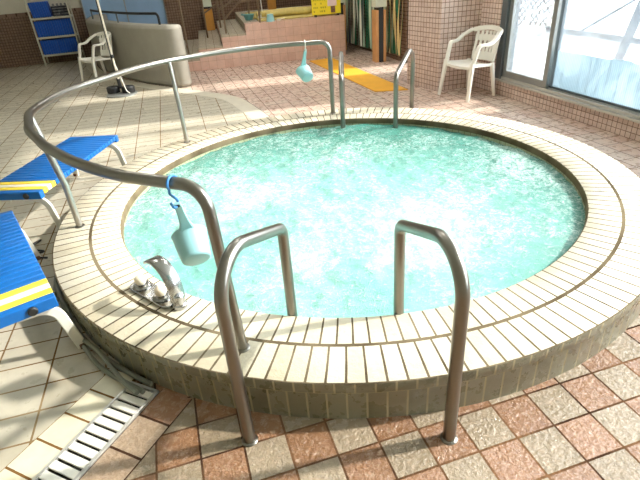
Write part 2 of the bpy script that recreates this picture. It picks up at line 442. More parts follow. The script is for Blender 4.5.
WZ = .138
bm = BM(); NR, NS = 130, 400
rows = []
for k in range(NR+1):
    r = RI*.9995*(k/NR)**.85 if k else .002
    row = []
    for i in range(NS):
        x, y = r*math.cos(2*PI*i/NS), r*math.sin(2*PI*i/NS)
        z = noise.fractal((x*2.2, y*2.2, 3.1), .9, 2., 4)*.012 + noise.fractal((x*7, y*7, 8.3), .8, 2., 4)*.010
        z += noise.ridged_multi_fractal((x*5, y*5, 1.7), .9, 2., 3, 1., 2.)*.004
        row.append(bm.verts.new((x, y, WZ+z-.006)))
    rows.append(row)
for a, b in zip(rows, rows[1:]):
    for i in range(NS): bm.faces.new((a[i], b[i], b[(i+1) % NS], a[(i+1) % NS]))
bm.faces.new(rows[0])
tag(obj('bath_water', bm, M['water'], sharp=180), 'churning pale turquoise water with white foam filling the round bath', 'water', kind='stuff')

# ------------------------------------------------------------------ curved handrail
def pol(a, r, z=0.): return Vector((r*math.cos(math.radians(a)), r*math.sin(math.radians(a)), z))
RZ = .955; TR = .024
rail = thing('curved_handrail', (0, 0, 0), 0, 'long curved steel handrail sweeping round the pool rim on four posts', 'handrail')
def rr_(a):
    ks = [(74, 1.845), (100, 1.89), (123, 1.91), (145, 1.885), (160, 1.93), (175, 1.94), (187, 1.89), (198, 1.85), (207, 1.837), (234.6, 1.845)]
    for (a0, r0), (a1, r1) in zip(ks, ks[1:]):
        if a <= a1: u = (a-a0)/(a1-a0); u = u*u*(3-2*u); return r0+(r1-r0)*u
    return ks[-1][1]
def rz_(a): return RZ-.03*max(0, min(1, (135-a)/58))
path = [pol(74.25, 1.85, H)] + [pol(a, rr_(a), rz_(a)) for a in [74.25+i*(234.8-74.25)/72 for i in range(73)]] + [pol(235.9, 1.85, H)]
core = fillet([path[0], path[1], path[5]], .09, 8)[:-1] + path[6:-6] + fillet([path[-7], path[-2], path[-1]], .10, 8)[1:]
bm = BM(); tube(bm, core, TR, 18); obj('rail', bm, M['steel'], rail, sharp=60)
def flange(bm, p, r=.033): lathe(bm, [(r, 0), (r, .003), (r-.003, .006), (TR, .008)], 24, Matrix.Translation(p), capt=False)
for a, r in ((178.3, 1.869), (124.3, 1.883)):
    bm = BM(); tube(bm, [pol(a, r, H), pol(a, r, H+.3), pol(a, rr_(a)-.004, rz_(a)-.01)], .021, 16); obj('post', bm, M['steel_lit'], rail)
for a, r in ((178.3, 1.869), (124.3, 1.883), (74.25, 1.85), (235.9, 1.85)):
    bm = BM(); flange(bm, pol(a, r, H)); obj('base_flange', bm, M['steel'], rail)

def grab(out, inn, label, zo=.87, zi=.66):
    o, i = Vector(out), Vector(inn); d = o-i
    g = thing('grab_rail', (*out, 0), math.atan2(d.y, d.x), label, 'handrail', 'steel grab rails of the pool')
    di = -d.length
    bm = BM(); pts = fillet([(0, 0, 0), (0, 0, zo), (di, 0, zi), (di, 0, -.25)], [.15, .055], 10)
    tube(bm, pts, TR, 18); obj('tube', bm, M['steel'], g, sharp=60)
    bm = BM(); flange(bm, (0, 0, 0)); obj('base_flange', bm, M['steel'], g)
    return g
grab((-1.089, -1.839), (-.775, -1.378), 'near grab rail arching over the rim beside the curved handrail end and hanging dipper')
grab((-.357, -2.101), (-.314, -1.558), 'near grab rail arching over the rim, the one further from the hanging dipper')
grab((1.363, 1.64), (.96, 1.19), 'far grab rail nearest the pink tiled pillar', .84, .64)
grab((.704, 2.01), (.493, 1.44), 'far grab rail seen edge-on beside the handrail far end post', .84, .64)

# ------------------------------------------------------------------ tap on the rim
A0 = math.atan2(-1.0, -1.48)
pc = Vector((-1.400, -.968, H)); tang = Vector((.185, -.272, 0)).normalized(); nor = Vector((-tang.y, tang.x, 0))
tap = thing('bath_tap', pc, math.atan2(tang.y, tang.x), 'chrome bath tap with two cream knobs and a wide curved spout on the rim', 'tap')
bm = BM(); hl, hw = .175, .050
def inv_(q): return Matrix.Rotation(-math.atan2(tang.y, tang.x), 3, 'Z') @ (q-pc)
pl = [(hl-hw+hw*math.cos(a), hw*math.sin(a)) for a in [(-PI/2+PI*i/12) for i in range(13)]] + [(-hl+hw+hw*math.cos(a), hw*math.sin(a)) for a in [(PI/2+PI*i/12) for i in range(13)]]
prism(bm, pl, 0, .016); obj('base_plate', bm, M['chrome'], tap, bevel=.004)
for x in (-.10, .075):
    bm = BM(); lathe(bm, [(.046, .016), (.047, .022), (.040, .027), (.020, .029), (.019, .042)], 28, Matrix.Translation((x, 0, 0))); cl = obj('collar', bm, M['chrome'], tap)
    bm = BM(); lathe(bm, [(.014, .032), (.023, .036), (.028, .045), (.030, .056), (.028, .068), (.020, .078), (.008, .082)], 28, Matrix.Translation((x, 0, 0))); obj('knob', bm, M['knob'], cl)
sb = inv_(Vector((-1.278, -1.123, H))); bm = BM(); lathe(bm, [(.036, .0), (.036, .02), (.031, .026), (.031, .07), (.026, .076)], 28, Matrix.Translation(sb)); obj('spout_base', bm, M['chrome'], tap)
# wide blade spout, curling up and back over the rim towards the water
inv = Matrix.Rotation(-math.atan2(tang.y, tang.x), 3, 'Z')
def tl_(x, y, z): return inv @ (Vector((x, y, z))-pc)
sp = [(-1.278, -1.123, H+.045), (-1.277, -1.126, H+.09), (-1.281, -1.120, H+.135), (-1.293, -1.098, H+.175), (-1.313, -1.060, H+.206), (-1.337, -1.018, H+.218), (-1.361, -0.978, H+.212), (-1.373, -0.956, H+.198)]
sp = smooth_poly(sp, 3)
bm = BM(); sd = inv @ Vector((.88, .47, 0)).normalized(); rings = []
P_ = [tl_(*q) for q in sp]
for i, q in enumerate(P_):
    T_ = (P_[min(i+1, len(P_)-1)]-P_[max(0, i-1)]).normalized(); nn = T_.cross(sd).normalized()
    rings.append([bm.verts.new(q+sd*a+nn*b) for a, b in rect(.076, .014, .6)])
for r0, r1 in zip(rings, rings[1:]):
    for j in range(8): bm.faces.new((r0[j], r0[(j+1) % 8], r1[(j+1) % 8], r1[j]))
bm.faces.new(rings[0]); bm.faces.new(rings[-1])
obj('spout', bm, M['chrome'], tap, sharp=50)

# ------------------------------------------------------------------ dippers hanging on hooks
def dipper(loc, rz, tilt, swing, label, hook_len, hook_mat):
    """origin on the rail's centre line; hook, then handle, then cup"""
    hk = thing('s_hook', loc, math.atan2(loc[1], loc[0])-PI/2-(PI if loc[1] < 0 else 0), label[1], 'hook', 'dipper hooks on the curved rail')
    r1 = TR+.006; pts = []
    for i in range(15):
        a = math.radians(-60+i*(270/14)); pts.append((0, r1*math.cos(a), r1*math.sin(a)))
    e = Vector(pts[-1]); pts2 = [Vector(p) for p in pts]
    zb = -hook_len
    pts2 += [Vector((0, -r1*.9, -.03)), Vector((0, -.008, zb*.62)), Vector((0, .006, zb*.85)), Vector((0, 0, zb)), Vector((0, -.013, zb-.007)), Vector((0, -.026, zb+.002)), Vector((0, -.032, zb+.02))]
    bm = BM(); tube(bm, [Vector(q) for q in smooth_poly([tuple(q) for q in pts2], 3)], .0052, 10); obj('hook_wire', bm, hook_mat, hk)
    d = thing('bath_dipper', Vector(loc)+Matrix.Rotation(rz, 3, 'Z') @ Vector((0, 0, zb-.002)), 0, label[0], 'dipper', 'aqua dippers hung on the curved rail')
    d.rotation_euler = (tilt, swing, rz)
    # handle hangs along -z from the hole; cup axis along -y (bottom) with the mouth at +y
    bm = BM(); hp = [(0, 0, .012), (0, 0, -.01), (0, 0, -.08), (0, 0, -.155), (0, -.004, -.195)]
    sweep(bm, hp, rect(.030, .012, .5), up=(0, 1, 0), scale=[(.7, .8), (.95, 1), (1.05, 1.05), (1.4, 1.2), (2.1, 1.5)])
    obj('handle', bm, M['aqua'], d)
    bm = BM(); lathe(bm, [(.007, -.0075), (.0085, 0), (.007, .0075)], 16, Matrix.Rotation(PI/2, 4, 'X')); obj('hanging_hole', bm, M['slot'], d)
    bm = BM(); prof = [(.004, -.072), (.052, -.072), (.059, -.068), (.062, -.058), (.068, -.01), (.0735, .05), (.0755, .056), (.0735, .058), (.071, .05), (.066, -.01), (.058, -.055), (.004, -.062)]
    Mx = Matrix.Translation((0, -.056, -.262)) @ Matrix.Rotation(-PI/2, 4, 'X')
    lathe(bm, prof, 40, Mx, capb=True, capt=True); obj('cup', bm, M['aqua'], d, sharp=60)
    return d
dn = dipper(pol(230.6, 1.84, RZ), math.radians(2), math.radians(37), math.radians(-5), ('pale aqua bath dipper hanging large from the near bend of the curved rail', 'blue plastic hook over the near bend of the curved rail'), .085, M['hook'])
df = dipper(pol(81.9, 1.852, rz_(82)), math.radians(8), math.radians(27), math.radians(0), ('pale aqua bath dipper hanging from the far end of the curved rail', 'thin pale hook over the far end of the curved rail'), .065, M['strap'])
df.scale = (1.06, 1.06, .88)

# ------------------------------------------------------------------ slatted benches
def make_bench(label):
    # near end at y = 0, far end at +y; right ends of the slats at x = 0
    b = thing('slatted_bench', (0, 0, 0), 0, label, 'bench', 'blue slatted benches beside the pool')
    W_, n, pitch = .46, 24, .0528; LN = n*pitch
    for i in range(n):
        y = i*pitch
        c = 'yellow' if i in (1, 3) else 'white_slat' if i == 2 else 'blue'
        bm = BM(); bx(bm, -W_, 0, y, y+.0465, .305 if i in (0, n-1) else .325, .362)
        sl = obj('slat', bm, M[c], b, bevel=.004)
        if 0 < i < 4: sl['label'] = ('white' if i == 2 else 'yellow')+' slat'
    for x in (-W_+.09, -.09):
        bm = BM(); bx(bm, x-.02, x+.02, .03, LN-.03, .300, .325); obj('under_rail', bm, M['strap'], b)
    for y in (.06, LN-.06):
        for sx in (1, -1):
            xm = -W_/2; xf = xm+sx*(W_/2+.03)
            pts = fillet([(xm+sx*.05, y, .294), (xm+sx*(W_/2-.02), y, .285), (xf, y, .0)], .13, 9)
            bm = BM(); sweep(bm, pts, rect(.048, .022, .4), up=(0, 1, 0))
            lg = obj('leg', bm, M['strap'], b)
            bm = BM(); bx(bm, xf-.014, xf+.014, y-.025, y+.025, 0, .024); fo = obj('foot', bm, M['rust'], lg, bevel=.003); fo['label'] = 'rusty metal foot'
    for x in (-.105, -W_+.105):
        bm = BM(); lathe(bm, [(.022, 0), (.022, .008), (.016, .013), (.007, .013)], 20, Matrix.Translation((x, 0, .332)) @ Matrix.Rotation(PI/2, 4, 'X')); bo = obj('bolt', bm, M['black'], b); bo['label'] = 'black round bolt'
    return b
def place_bench(o, near_right, d): o.location = (*near_right, ZD); o.rotation_euler = (0, 0, math.atan2(d[1], d[0])-PI/2)
b1 = make_bench('blue slatted bench behind the leaning rail post, further from the drain')
b2 = copy_tree(b1); tag(b2, 'blue slatted bench with its striped end nearest the drain and hose')
place_bench(b1, (-2.12, .375), (.367, .93)); place_bench(b2, (-1.804, -1.058), (-.345, .94))

# hoses at the foot of the riser
bm = BM()
for k in range(3):
    pts = []
    for i in range(24):
        u = i/23; a = 181+43*u
        rr = RO+.018+.026*(k % 2)+.012*math.sin(a*.35+k*2.1)*(k > 0)+(.045*k*max(0, u-.72)/.28 if u > .72 else 0)
        if u > .9: rr -= (u-.9)*.10*k
        pts.append(pol(a, rr, ZD+.0125+(.021 if k == 2 else 0)))
    tube(bm, smooth_poly([tuple(q) for q in pts], 3), .0115, 10)
tag(obj('grey_hose', bm, M['hose']), 'looped grey hose lying along the foot of the pool riser by the drain', 'hose')
bm = BM()
pts = [(-2.46, .30, .02), (-2.33, .27, .02), (-2.22, .36, .02), (-2.28, .24, .024), (-2.17, .17, .02), (-2.26, .13, .022), (-2.13, .06, .02)]
tube(bm, smooth_poly(pts, 6), .007, 8)
tag(obj('black_cord', bm, M['black']), 'thin black cord lying tangled on the floor between the benches and the pool', 'cord')

# ------------------------------------------------------------------ plastic armchairs
def make_chair(label):
    # faces -y; width along x
    c = thing('plastic_armchair', (0, 0, 0), 0, label, 'chair', 'white plastic armchairs')
    bm = BM(); nx, ny = 8, 8; g = []
    for j in range(ny+1):
        y = -.22+.37*j/ny
        row = []
        for i in range(nx+1):
            x = (-.235+.47*i/nx)*(1-.10*j/ny)
            z = .425-.03*j/ny-.018*(1-(2*i/nx-1)**2)-(.02 if j == 0 else 0)
            row.append(bm.verts.new((x, y, z)))
        g.append(row)
    for j in range(ny):
        for i in range(nx): bm.faces.new((g[j][i], g[j][i+1], g[j+1][i+1], g[j+1][i]))
    r = bmesh.ops.extrude_face_region(bm, geom=bm.faces[:]); bmesh.ops.translate(bm, vec=(0, 0, -.03), verts=[v for v in r['geom'] if isinstance(v, bmesh.types.BMVert)])
    obj('seat', bm, M['white'], c)
    for sx in (-1, 1):
        bm = BM(); sweep(bm, [(sx*.232, -.205, .44), (sx*.25, -.235, .22), (sx*.27, -.265, 0)], rect(.062, .042, .4), up=(0, -1, .0), scale=[1, .85, .66]); obj('leg', bm, M['white'], c)
        bm = BM(); sweep(bm, [(sx*.20, .145, .40), (sx*.22, .17, .2), (sx*.235, .20, 0)], rect(.058, .042, .4), up=(0, 1, 0), scale=[1, .85, .66]); obj('leg', bm, M['white'], c)
        arm = fillet([(sx*.232, -.21, .39), (sx*.252, -.135, .64), (sx*.285, .0, .635), (sx*.282, .10, .70), (sx*.225, .205, .757)], [.045, .12, .12], 6)
        bm = BM()
        rings = []
        for i, q in enumerate(arm):
            T_ = (arm[min(i+1, len(arm)-1)]-arm[max(0, i-1)]).normalized()
            sd = Vector((sx, .0, 0)); sd = (sd-T_*sd.dot(T_)).normalized(); nn = T_.cross(sd)
            rings.append([bm.verts.new(q+sd*a+nn*b_) for a, b_ in rect(.06, .03, .5)])
        for r0, r1 in zip(rings, rings[1:]):
            for j in range(8): bm.faces.new((r0[j], r0[(j+1) % 8], r1[(j+1) % 8], r1[j]))
        bm.faces.new(rings[0]); bm.faces.new(rings[-1])
        obj('armrest', bm, M['white'], c)
    # backrest: hoop, lower band and upright slats, all curving
    bm = BM()
    def bp(x, z): return Vector((x, .150+.085*(z-.40)/.4+.065*(1-(x/.24)**2), z))
    hoop = [bp(x, .745+.03*(1-(x/.235)**2)) for x in [-.235+.47*i/14 for i in range(15)]]
    def band(path, w, t):
        rings = []
        for i, q in enumerate(path):
            T_ = (path[min(i+1, len(path)-1)]-path[max(0, i-1)]).normalized()
            up = Vector((0, .22, 1)); up = (up-T_*up.dot(T_)).normalized(); nn = T_.cross(up)
            rings.append([bm.verts.new(q+up*a+nn*b_) for a, b_ in rect(w, t, .5)])
        for r0, r1 in zip(rings, rings[1:]):
            for j in range(8): bm.faces.new((r0[j], r0[(j+1) % 8], r1[(j+1) % 8], r1[j]))
        bm.faces.new(rings[0]); bm.faces.new(rings[-1])
    band(hoop, .055, .024)
    band([bp(x, .66) for x in [-.20+.40*i/10 for i in range(11)]], .07, .012)
    band([bp(x, .45) for x in [-.195+.39*i/10 for i in range(11)]], .10, .014)
    for k in range(7):
        x = -.18+.06*k; sweep(bm, [bp(x, z) for z in (.42, .50, .58, .66, .74)], rect(.040, .012, .4), up=(0, 1, 0))
    obj('backrest', bm, M['white'], c)
    return c
ch = make_chair('white plastic armchair standing by the pink tiled pillar and glass door')
def place_chair(o, fl, fr, z=0.):
    """feet of the two front legs on the floor (the one at local -x, the one at local +x)"""
    a, b = Vector(fl), Vector(fr); d = (b-a).normalized(); m = (a+b)/2; back = Vector((-d.y, d.x))
    q = m+back*.265; o.location = (q.x, q.y, z); o.rotation_euler = (0, 0, math.atan2(d.y, d.x))
place_chair(ch, (2.25, 2.60), (2.345, 2.07))
ch2 = copy_tree(ch); tag(ch2, 'white plastic armchair by the grey curved wall, behind the weighted pole')
place_chair(ch2, (-2.60, 6.72), (-2.31, 6.27), ZD)
ch3 = copy_tree(ch); tag(ch3, 'white plastic armchair outside, faint behind the glass door')
place_chair(ch3, (5.0, 4.7), (4.85, 4.15), -.02)

# ------------------------------------------------------------------ curved half wall with a rail, weighted pole
wc = smooth_poly([(-.905, 5.36), (-1.16, 5.70), (-1.40, 6.06), (-1.61, 6.48), (-1.83, 7.0), (-2.10, 7.7), (-2.34, 8.6), (-2.3, YB-.06)], 6)
hw = thing('curved_half_wall', (0, 0, 0), 0, 'grey textured curved half wall with a rounded end, beyond the curved rail', 'wall')
TH = .15; left, right = offset(wc, TH), offset(wc, -TH)
a0 = Vector(wc[1])-Vector(wc[0]); a0.normalize(); base_a = math.atan2(a0.y, a0.x)
cap = [(wc[0][0]+TH*math.cos(base_a-PI/2-PI*i/14), wc[0][1]+TH*math.sin(base_a-PI/2-PI*i/14)) for i in range(1, 14)]
outline = right[::-1]+cap+left
bm = BM(); prism(bm, outline, 0, .93)
obj('wall_body', bm, M['stucco'], hw, bevel=.05, sharp=50)
hr = thing('half_wall_rail', (0, 0, 0), 0, 'dark tube rail standing on top of the grey curved half wall', 'handrail')
rp = [(x, y, 1.09) for x, y in wc[4:36]]
bm = BM(); tube(bm, fillet([(rp[0][0], rp[0][1], .93), rp[0], rp[3]], .06, 6)[:-1]+[Vector(q) for q in rp[3:]], .02, 12); obj('rail', bm, M['black'], hr)
for k in (18, 31):
    bm = BM(); tube(bm, [(rp[k][0], rp[k][1], .93), (rp[k][0], rp[k][1], 1.09)], .015, 10); obj('post', bm, M['alu_dark'], hr)

wp = thing('weighted_pole', (-1.86, 5.24, ZD), math.radians(-25), 'tall thin white pole on a chrome disc base with two black weights', 'pole')
bm = BM(); lathe(bm, [(.235, 0), (.235, .018), (.20, .034), (.05, .04)], 40); obj('base', bm, M['alu'], wp)
for x in (-.125, .125):
    bm = BM(); lathe(bm, [(.094, .034), (.10, .05), (.10, .115), (.09, .128), (.03, .130), (.03, .12)], 32, Matrix.Translation((x, 0, 0))); obj('weight', bm, M['black'], wp)
bm = BM(); tube(bm, [(0, 0, .03), (0, 0, 2.3)], .0175, 14); obj('pole', bm, M['pole_white'], wp)
bm = BM(); sweep(bm, [(-.012, -.014, .2), (-.012, -.014, 2.3)], rect(.022, .012)); obj('dark_stripe', bm, M['black'], wp)
for z, h in ((.10, .14), (.30, .06), (.55, .05)):
    bm = BM(); lathe(bm, [(.027, z), (.027, z+h)], 16); obj('joint', bm, M['black'], wp)
bm = BM(); tube(bm, smooth_poly([(.02, 0, .42), (.05, -.01, .30), (.08, -.03, .20), (.13, -.10, .16), (.16, -.115, .08), (.2, -.11, .042)], 5), .007, 8); obj('cable', bm, M['white'], wp)

# ------------------------------------------------------------------ raised bath with steps
RB = Matrix.Translation((-.78, 6.62, 0)) @ Matrix.Rotation(math.radians(-5.2), 4, 'Z')
rb = thing('raised_bath', (-.78, 6.62, 0), math.radians(-5.2), 'pink tiled raised bath with three steps, behind the pool', 'bath')
def rbw(s, t, z=0.): return RB @ Vector((s, t, z))
ST = [(-.62, .30, .205), (.30, .755, .39), (.755, 1.215, .565)]; PZ = .72; S1 = 3.10; TB = 3.12
def tiled(name, x0, x1, y0, y1, z0, z1, mat, parent, s=.15, bevel=0.):
    bm = BM(); bx(bm, x0, x1, y0, y1, z0, z1); box_uv(bm, s); return obj(name, bm, mat, parent, smooth=False, bevel=bevel)
for s0, s1, z in ST:
    st = tiled('step', s0, s1, 0, TB, 0, z-.03, M['pink'], rb)
    tiled('tread', s0, s1, 0.004, TB, z-.03, z, M['tread'], st)
tiled('tub_wall', 1.215, S1, 0, .30, 0, PZ, M['pink'], rb)
tiled('tub_wall', 1.215, 1.50, .30, TB, 0, PZ, M['tread'], rb)
tiled('tub_wall', 2.85, S1, .30, TB, 0, PZ, M['pink'], rb)
tiled('tub_wall', 1.50, 2.85, TB-.28, TB, 0, PZ, M['tread'], rb)
bm = BM(); bx(bm, 1.5, 2.85, .30, TB-.28, .1, .55); obj('tub_floor', bm, M['tread'], rb, smooth=False)
def lid(s0, s1, t0, t1, z, rz, label):
    o = thing('slatted_bath_lid', rbw((s0+s1)/2, (t0+t1)/2, z), math.radians(-5.2+rz), label, 'bath lid', 'yellow bath lids on the raised bath')
    bm = BM(); n = int((t1-t0)/.055); w = (s1-s0)
    for k in range(n):
        y = -(t1-t0)/2+(k+.5)*(t1-t0)/n
        box(bm, (0, y, .012+.004*math.sin(k*1.3)), (w, (t1-t0)/n*.93, .024))
    bx(bm, -w*.42, -w*.40, -(t1-t0)/2, (t1-t0)/2, -.002, .012)
    obj('slats', bm, M['lid'], o, smooth=False, bevel=.004); return o
lid(1.50, 2.98, .17, .78, PZ+.004, 0, 'lowest yellow slatted lid on the raised bath, nearest the front edge')
lid(1.40, 2.96, .84, 1.50, PZ+.004, 0, 'middle yellow slatted lid lying flat across the raised bath')
lid(1.40, 2.94, 1.56, 2.25, PZ+.004, 0, 'yellow slatted lid furthest back across the raised bath')
# loosely rolled lid on top
o = thing('rolled_bath_lid', rbw(2.10, .50, PZ+.031), math.radians(-5.2+2), 'loosely rolled yellow bath lid lying on top of the flat lids', 'bath lid')
for nm, yy, zz, ln, r in (('roll', .16, .062, 1.00, .062), ('roll', .02, .055, .86, .055), ('roll', .30, .05, 1.16, .05)):
    bm = BM(); tube(bm, [(-ln/2, yy, zz), (ln*.1, yy+.01, zz+.012), (ln/2, yy-.02, zz)], r, 11); obj(nm, bm, M['lid'], o, sharp=20)
# bucket, scoop, basin, brush
def tub_item(name, prof, mat, loc, label, cat, tiltx=0.):
    o = thing(name, loc, 0, label, cat); o.rotation_euler = (tiltx, 0, 0)
    bm = BM(); lathe(bm, prof, 28); obj('body', bm, mat, o); return o
o = tub_item('aqua_bucket', [(.078, 0), (.058, .125), (.050, .128)], M['aqua'], rbw(1.70, .075, PZ), 'pale aqua bucket upside down on the front edge of the raised bath', 'bucket')
bm = BM(); tube(bm, [(.06*math.cos(a)+.0, .06*math.sin(a)-.02, .008) for a in [PI*i/10-1.2 for i in range(11)]], .005, 8); o2 = obj('handle', bm, M['white'], o)
o = thing('white_scoop', rbw(1.86, .075, PZ), 0, 'small white scoop lying beside the aqua bucket', 'scoop')
bm = BM(); lathe(bm, [(.02, 0), (.04, .012), (.045, .03), (.040, .03), (.02, .010)], 24); obj('bowl', bm, M['white'], o)
bm = BM(); sweep(bm, [(.04, 0, .026), (.11, .01, .03)], rect(.02, .008)); obj('handle', bm, M['white'], o)
o = thing('teal_basin', rbw(1.355, .72, PZ), 2.2, 'teal plastic basin at the top of the steps on the raised bath', 'basin')
bm = BM(); lathe(bm, [(.07, 0), (.11, .10), (.118, .104), (.112, .108), (.066, .012)], 28); obj('bowl', bm, M['teal'], o)
bm = BM(); sweep(bm, [(.11, 0, .09), (.2, .0, .10)], rect(.035, .012)); obj('handle', bm, M['teal'], o)
o = thing('floor_squeegee', rbw(1.62, .62, PZ+.029), 0, 'squeegee with pale triangular head standing on the bath lids', 'squeegee')
bm = BM(); prism(bm, [(-.10, -.012), (.10, -.012), (.10, .012), (-.10, .012)], 0, .03); prism(bm, [(-.075, -.010), (.075, -.010), (.075, .010), (-.075, .010)], .03, .055); prism(bm, [(-.03, -.010), (.03, -.010), (.03, .010), (-.03, .010)], .055, .085); obj('head', bm, M['strap'], o, smooth=False)
bm = BM(); tube(bm, [(0, 0, .08), (-.01, 0, .34)], .011, 10); obj('handle', bm, M['strap'], o)

# stair handrails
def stair_rail(label, posts, bars):
    o = thing('stair_handrail', (-.78, 6.62, 0), math.radians(-5.2), label, 'handrail')
    for (s, t, z), zt in posts:
        bm = BM(); tube(bm, [(s, t, z), (s, t, zt)], .018, 12); obj('post', bm, M['brown_rail'], o)
    for b in bars:
        bm = BM(); tube(bm, fillet(b, .12, 6), .017, 12); obj('rail', bm, M['brown_rail'], o)
fa, fc_, fp = (.10, .38, .205), (.86, .30, .565), (1.50, .06, PZ)
stair_rail('brown metal stair handrail along the front edge of the steps', [(fa, 1.28), (fc_, 1.64), (fp, 1.80)],
    [[(fa[0], fa[1], 1.275), (fc_[0], fc_[1], 1.64), (fp[0], fp[1], 1.80), (fp[0]+.3, fp[1], 1.80)], [(fc_[0], fc_[1], .80), (fc_[0]+.30, fc_[1]-.10, 1.08), (fp[0], fp[1], 1.12)], [(fa[0], fa[1], .60), (fa[0], fa[1], .61)]][:2])
ra, rc_, rp_ = (.50, 1.50, .39), (.80, 1.45, .565), (1.42, 1.42, PZ)
stair_rail('brown metal stair handrail further back across the steps', [(ra, 1.46), (rc_, 1.64), (rp_, 1.80)],
    [[(ra[0], ra[1], 1.455), (rc_[0], rc_[1], 1.64), (rp_[0], rp_[1], 1.80), (rp_[0]+.3, rp_[1], 1.80)], [(ra[0], ra[1], .86), (rc_[0], rc_[1], 1.02)], [(rc_[0], rc_[1], .90), (rp_[0], rp_[1], 1.2)]])

# sign board on the tub edge
o = thing('notice_board', rbw(2.52, .10, PZ), math.radians(-5.2), 'yellow notice board with printed lines standing on the raised bath corner', 'sign')
bm = BM(); bx(bm, -.02, .54, -.008, .008, .035, .60); obj('panel', bm, M['sign'], o, smooth=False)
bm = BM(); bx(bm, .285, .46, -.012, -.008, .17, .36); obj('pink_label', bm, M['sign_pink'], o, smooth=False)
bm = BM(); bx(bm, .345, .43, -.012, -.008, .055, .165); obj('picture', bm, M['sign_dark'], o, smooth=False)
random.seed(5); bm = BM()
for r_ in range(7):
    z = .085+r_*.065; x = .01
    while x < .24:
        w = random.uniform(.018, .035)
        if random.random() < .85:
            bx(bm, x, x+w, -.0095, -.008, z, z+.007); bx(bm, x+w*.4, x+w*.6, -.0095, -.008, z-.014, z+.02); bx(bm, x, x+w*.9, -.0095, -.008, z+.014, z+.019)
        x += w+.010
obj('lettering', bm, M['sign_ink'], o, smooth=False)
bm = BM()
for x in (.03, .47): bx(bm, x, x+.03, -.05, .05, 0, .035)
obj('stand_foot', bm, M['black'], o, smooth=False)

# lantern posts: black core between two boards, pale head
def lantern(loc, rz, wood, label, h):
    o = thing('lantern_post', loc, rz, label, 'lantern', 'wooden lantern posts')
    bm = BM(); bx(bm, -.045, .045, -.085, .085, 0, h+.015); obj('core', bm, M['black'], o, smooth=False)
    for sx in (-1, 1):
        bm = BM(); bx(bm, sx*.070-.025, sx*.070+.025, -.095, .095, 0, h-.03); obj('board', bm, wood, o, smooth=False, bevel=.004)
    bm = BM(); prism(bm, [(-.10, -.10), (.10, -.10), (.10, .10), (-.10, .10)], h+.015, h+.19); obj('lamp_head', bm, M['lamp'], o, smooth=False, bevel=.006)
    bm = BM(); bx(bm, -.12, .12, -.12, .12, h+.19, h+.215); obj('cap', bm, M['black'], o, smooth=False)
    return o
lantern((2.57, 5.30, 0), 0, M['wood'], 'wooden lantern post in front of the strip curtain, nearest the pillar', .875)
lantern((2.44, 6.98, 0), 0, M['wood'], 'wooden lantern post beside the raised bath corner', .875)
q = rbw(.60, 2.98, .39); lantern((q.x, q.y, .39), PI/2-.09, M['amber'], 'amber wooden lantern post standing on the steps by the dark wall', .49)
q = rbw(2.10, 2.98, PZ); lantern((q.x, q.y, PZ), PI/2-.09, M['amber'], 'amber wooden lantern post behind the lids of the raised bath', .30)

# yellow mat
bm = BM(); prism(bm, [(1.594, 3.20), (2.026, 3.05), (1.96, 6.16), (1.50, 6.14)], 0, .012)
tag(obj('yellow_mat', bm, M['mat'], smooth=False, bevel=.003), 'long yellow mat on the floor between the pool and the raised bath', 'mat')

# strip curtain
A_, B_ = Vector((2.86, 4.98)), Vector((2.64, 7.6)); nst = 64
sc_ = thing('strip_curtain', (A_.x, A_.y, 0), 0, 'hanging curtain of green, white and cream strips behind the lantern posts', 'curtain')
random.seed(8)
for k in range(nst):
    u = (k+.5)/nst; q = A_.lerp(B_, u)-A_
    mt = random.choice(['s_green', 's_cream', 's_pale', 's_green', 's_cream']) if u < .35 else random.choice(['s_green', 's_pale', 's_white', 's_pale', 's_green', 'alu_dark'])
    ww = random.uniform(.035, .07); ph = random.uniform(0, 6); amp = .035 if u < .35 else .006
    bm = BM(); pr = []
    off = random.uniform(-.05, .05)
    for i in range(19):
        z = .10+2.3*i/18; a = math.sin(z*3.1+ph)*.5
        cx, cy = q.x+off*.6+amp*math.cos(z*4+ph)*.4, q.y+amp*math.sin(z*3.3+ph)
        k_ = ww*(.75+.45*math.sin(z*5+ph*2)) if u < .35 else ww
        pr.append((bm.verts.new((cx+k_/2*math.sin(a), cy-k_/2*math.cos(a), z)), bm.verts.new((cx-k_/2*math.sin(a), cy+k_/2*math.cos(a), z))))
    for (a, b), (c, d) in zip(pr, pr[1:]): bm.faces.new((a, b, d, c))
    r = bmesh.ops.extrude_face_region(bm, geom=bm.faces[:]); bmesh.ops.translate(bm, vec=(.004, 0, 0), verts=[v for v in r['geom'] if isinstance(v, bmesh.types.BMVert)])
    obj('strip', bm, M[mt], sc_)
bm = BM(); tube(bm, [(0, -.05, 2.42), ((B_-A_).x, (B_-A_).y+.05, 2.42)], .02, 10); obj('track', bm, M['alu'], sc_)

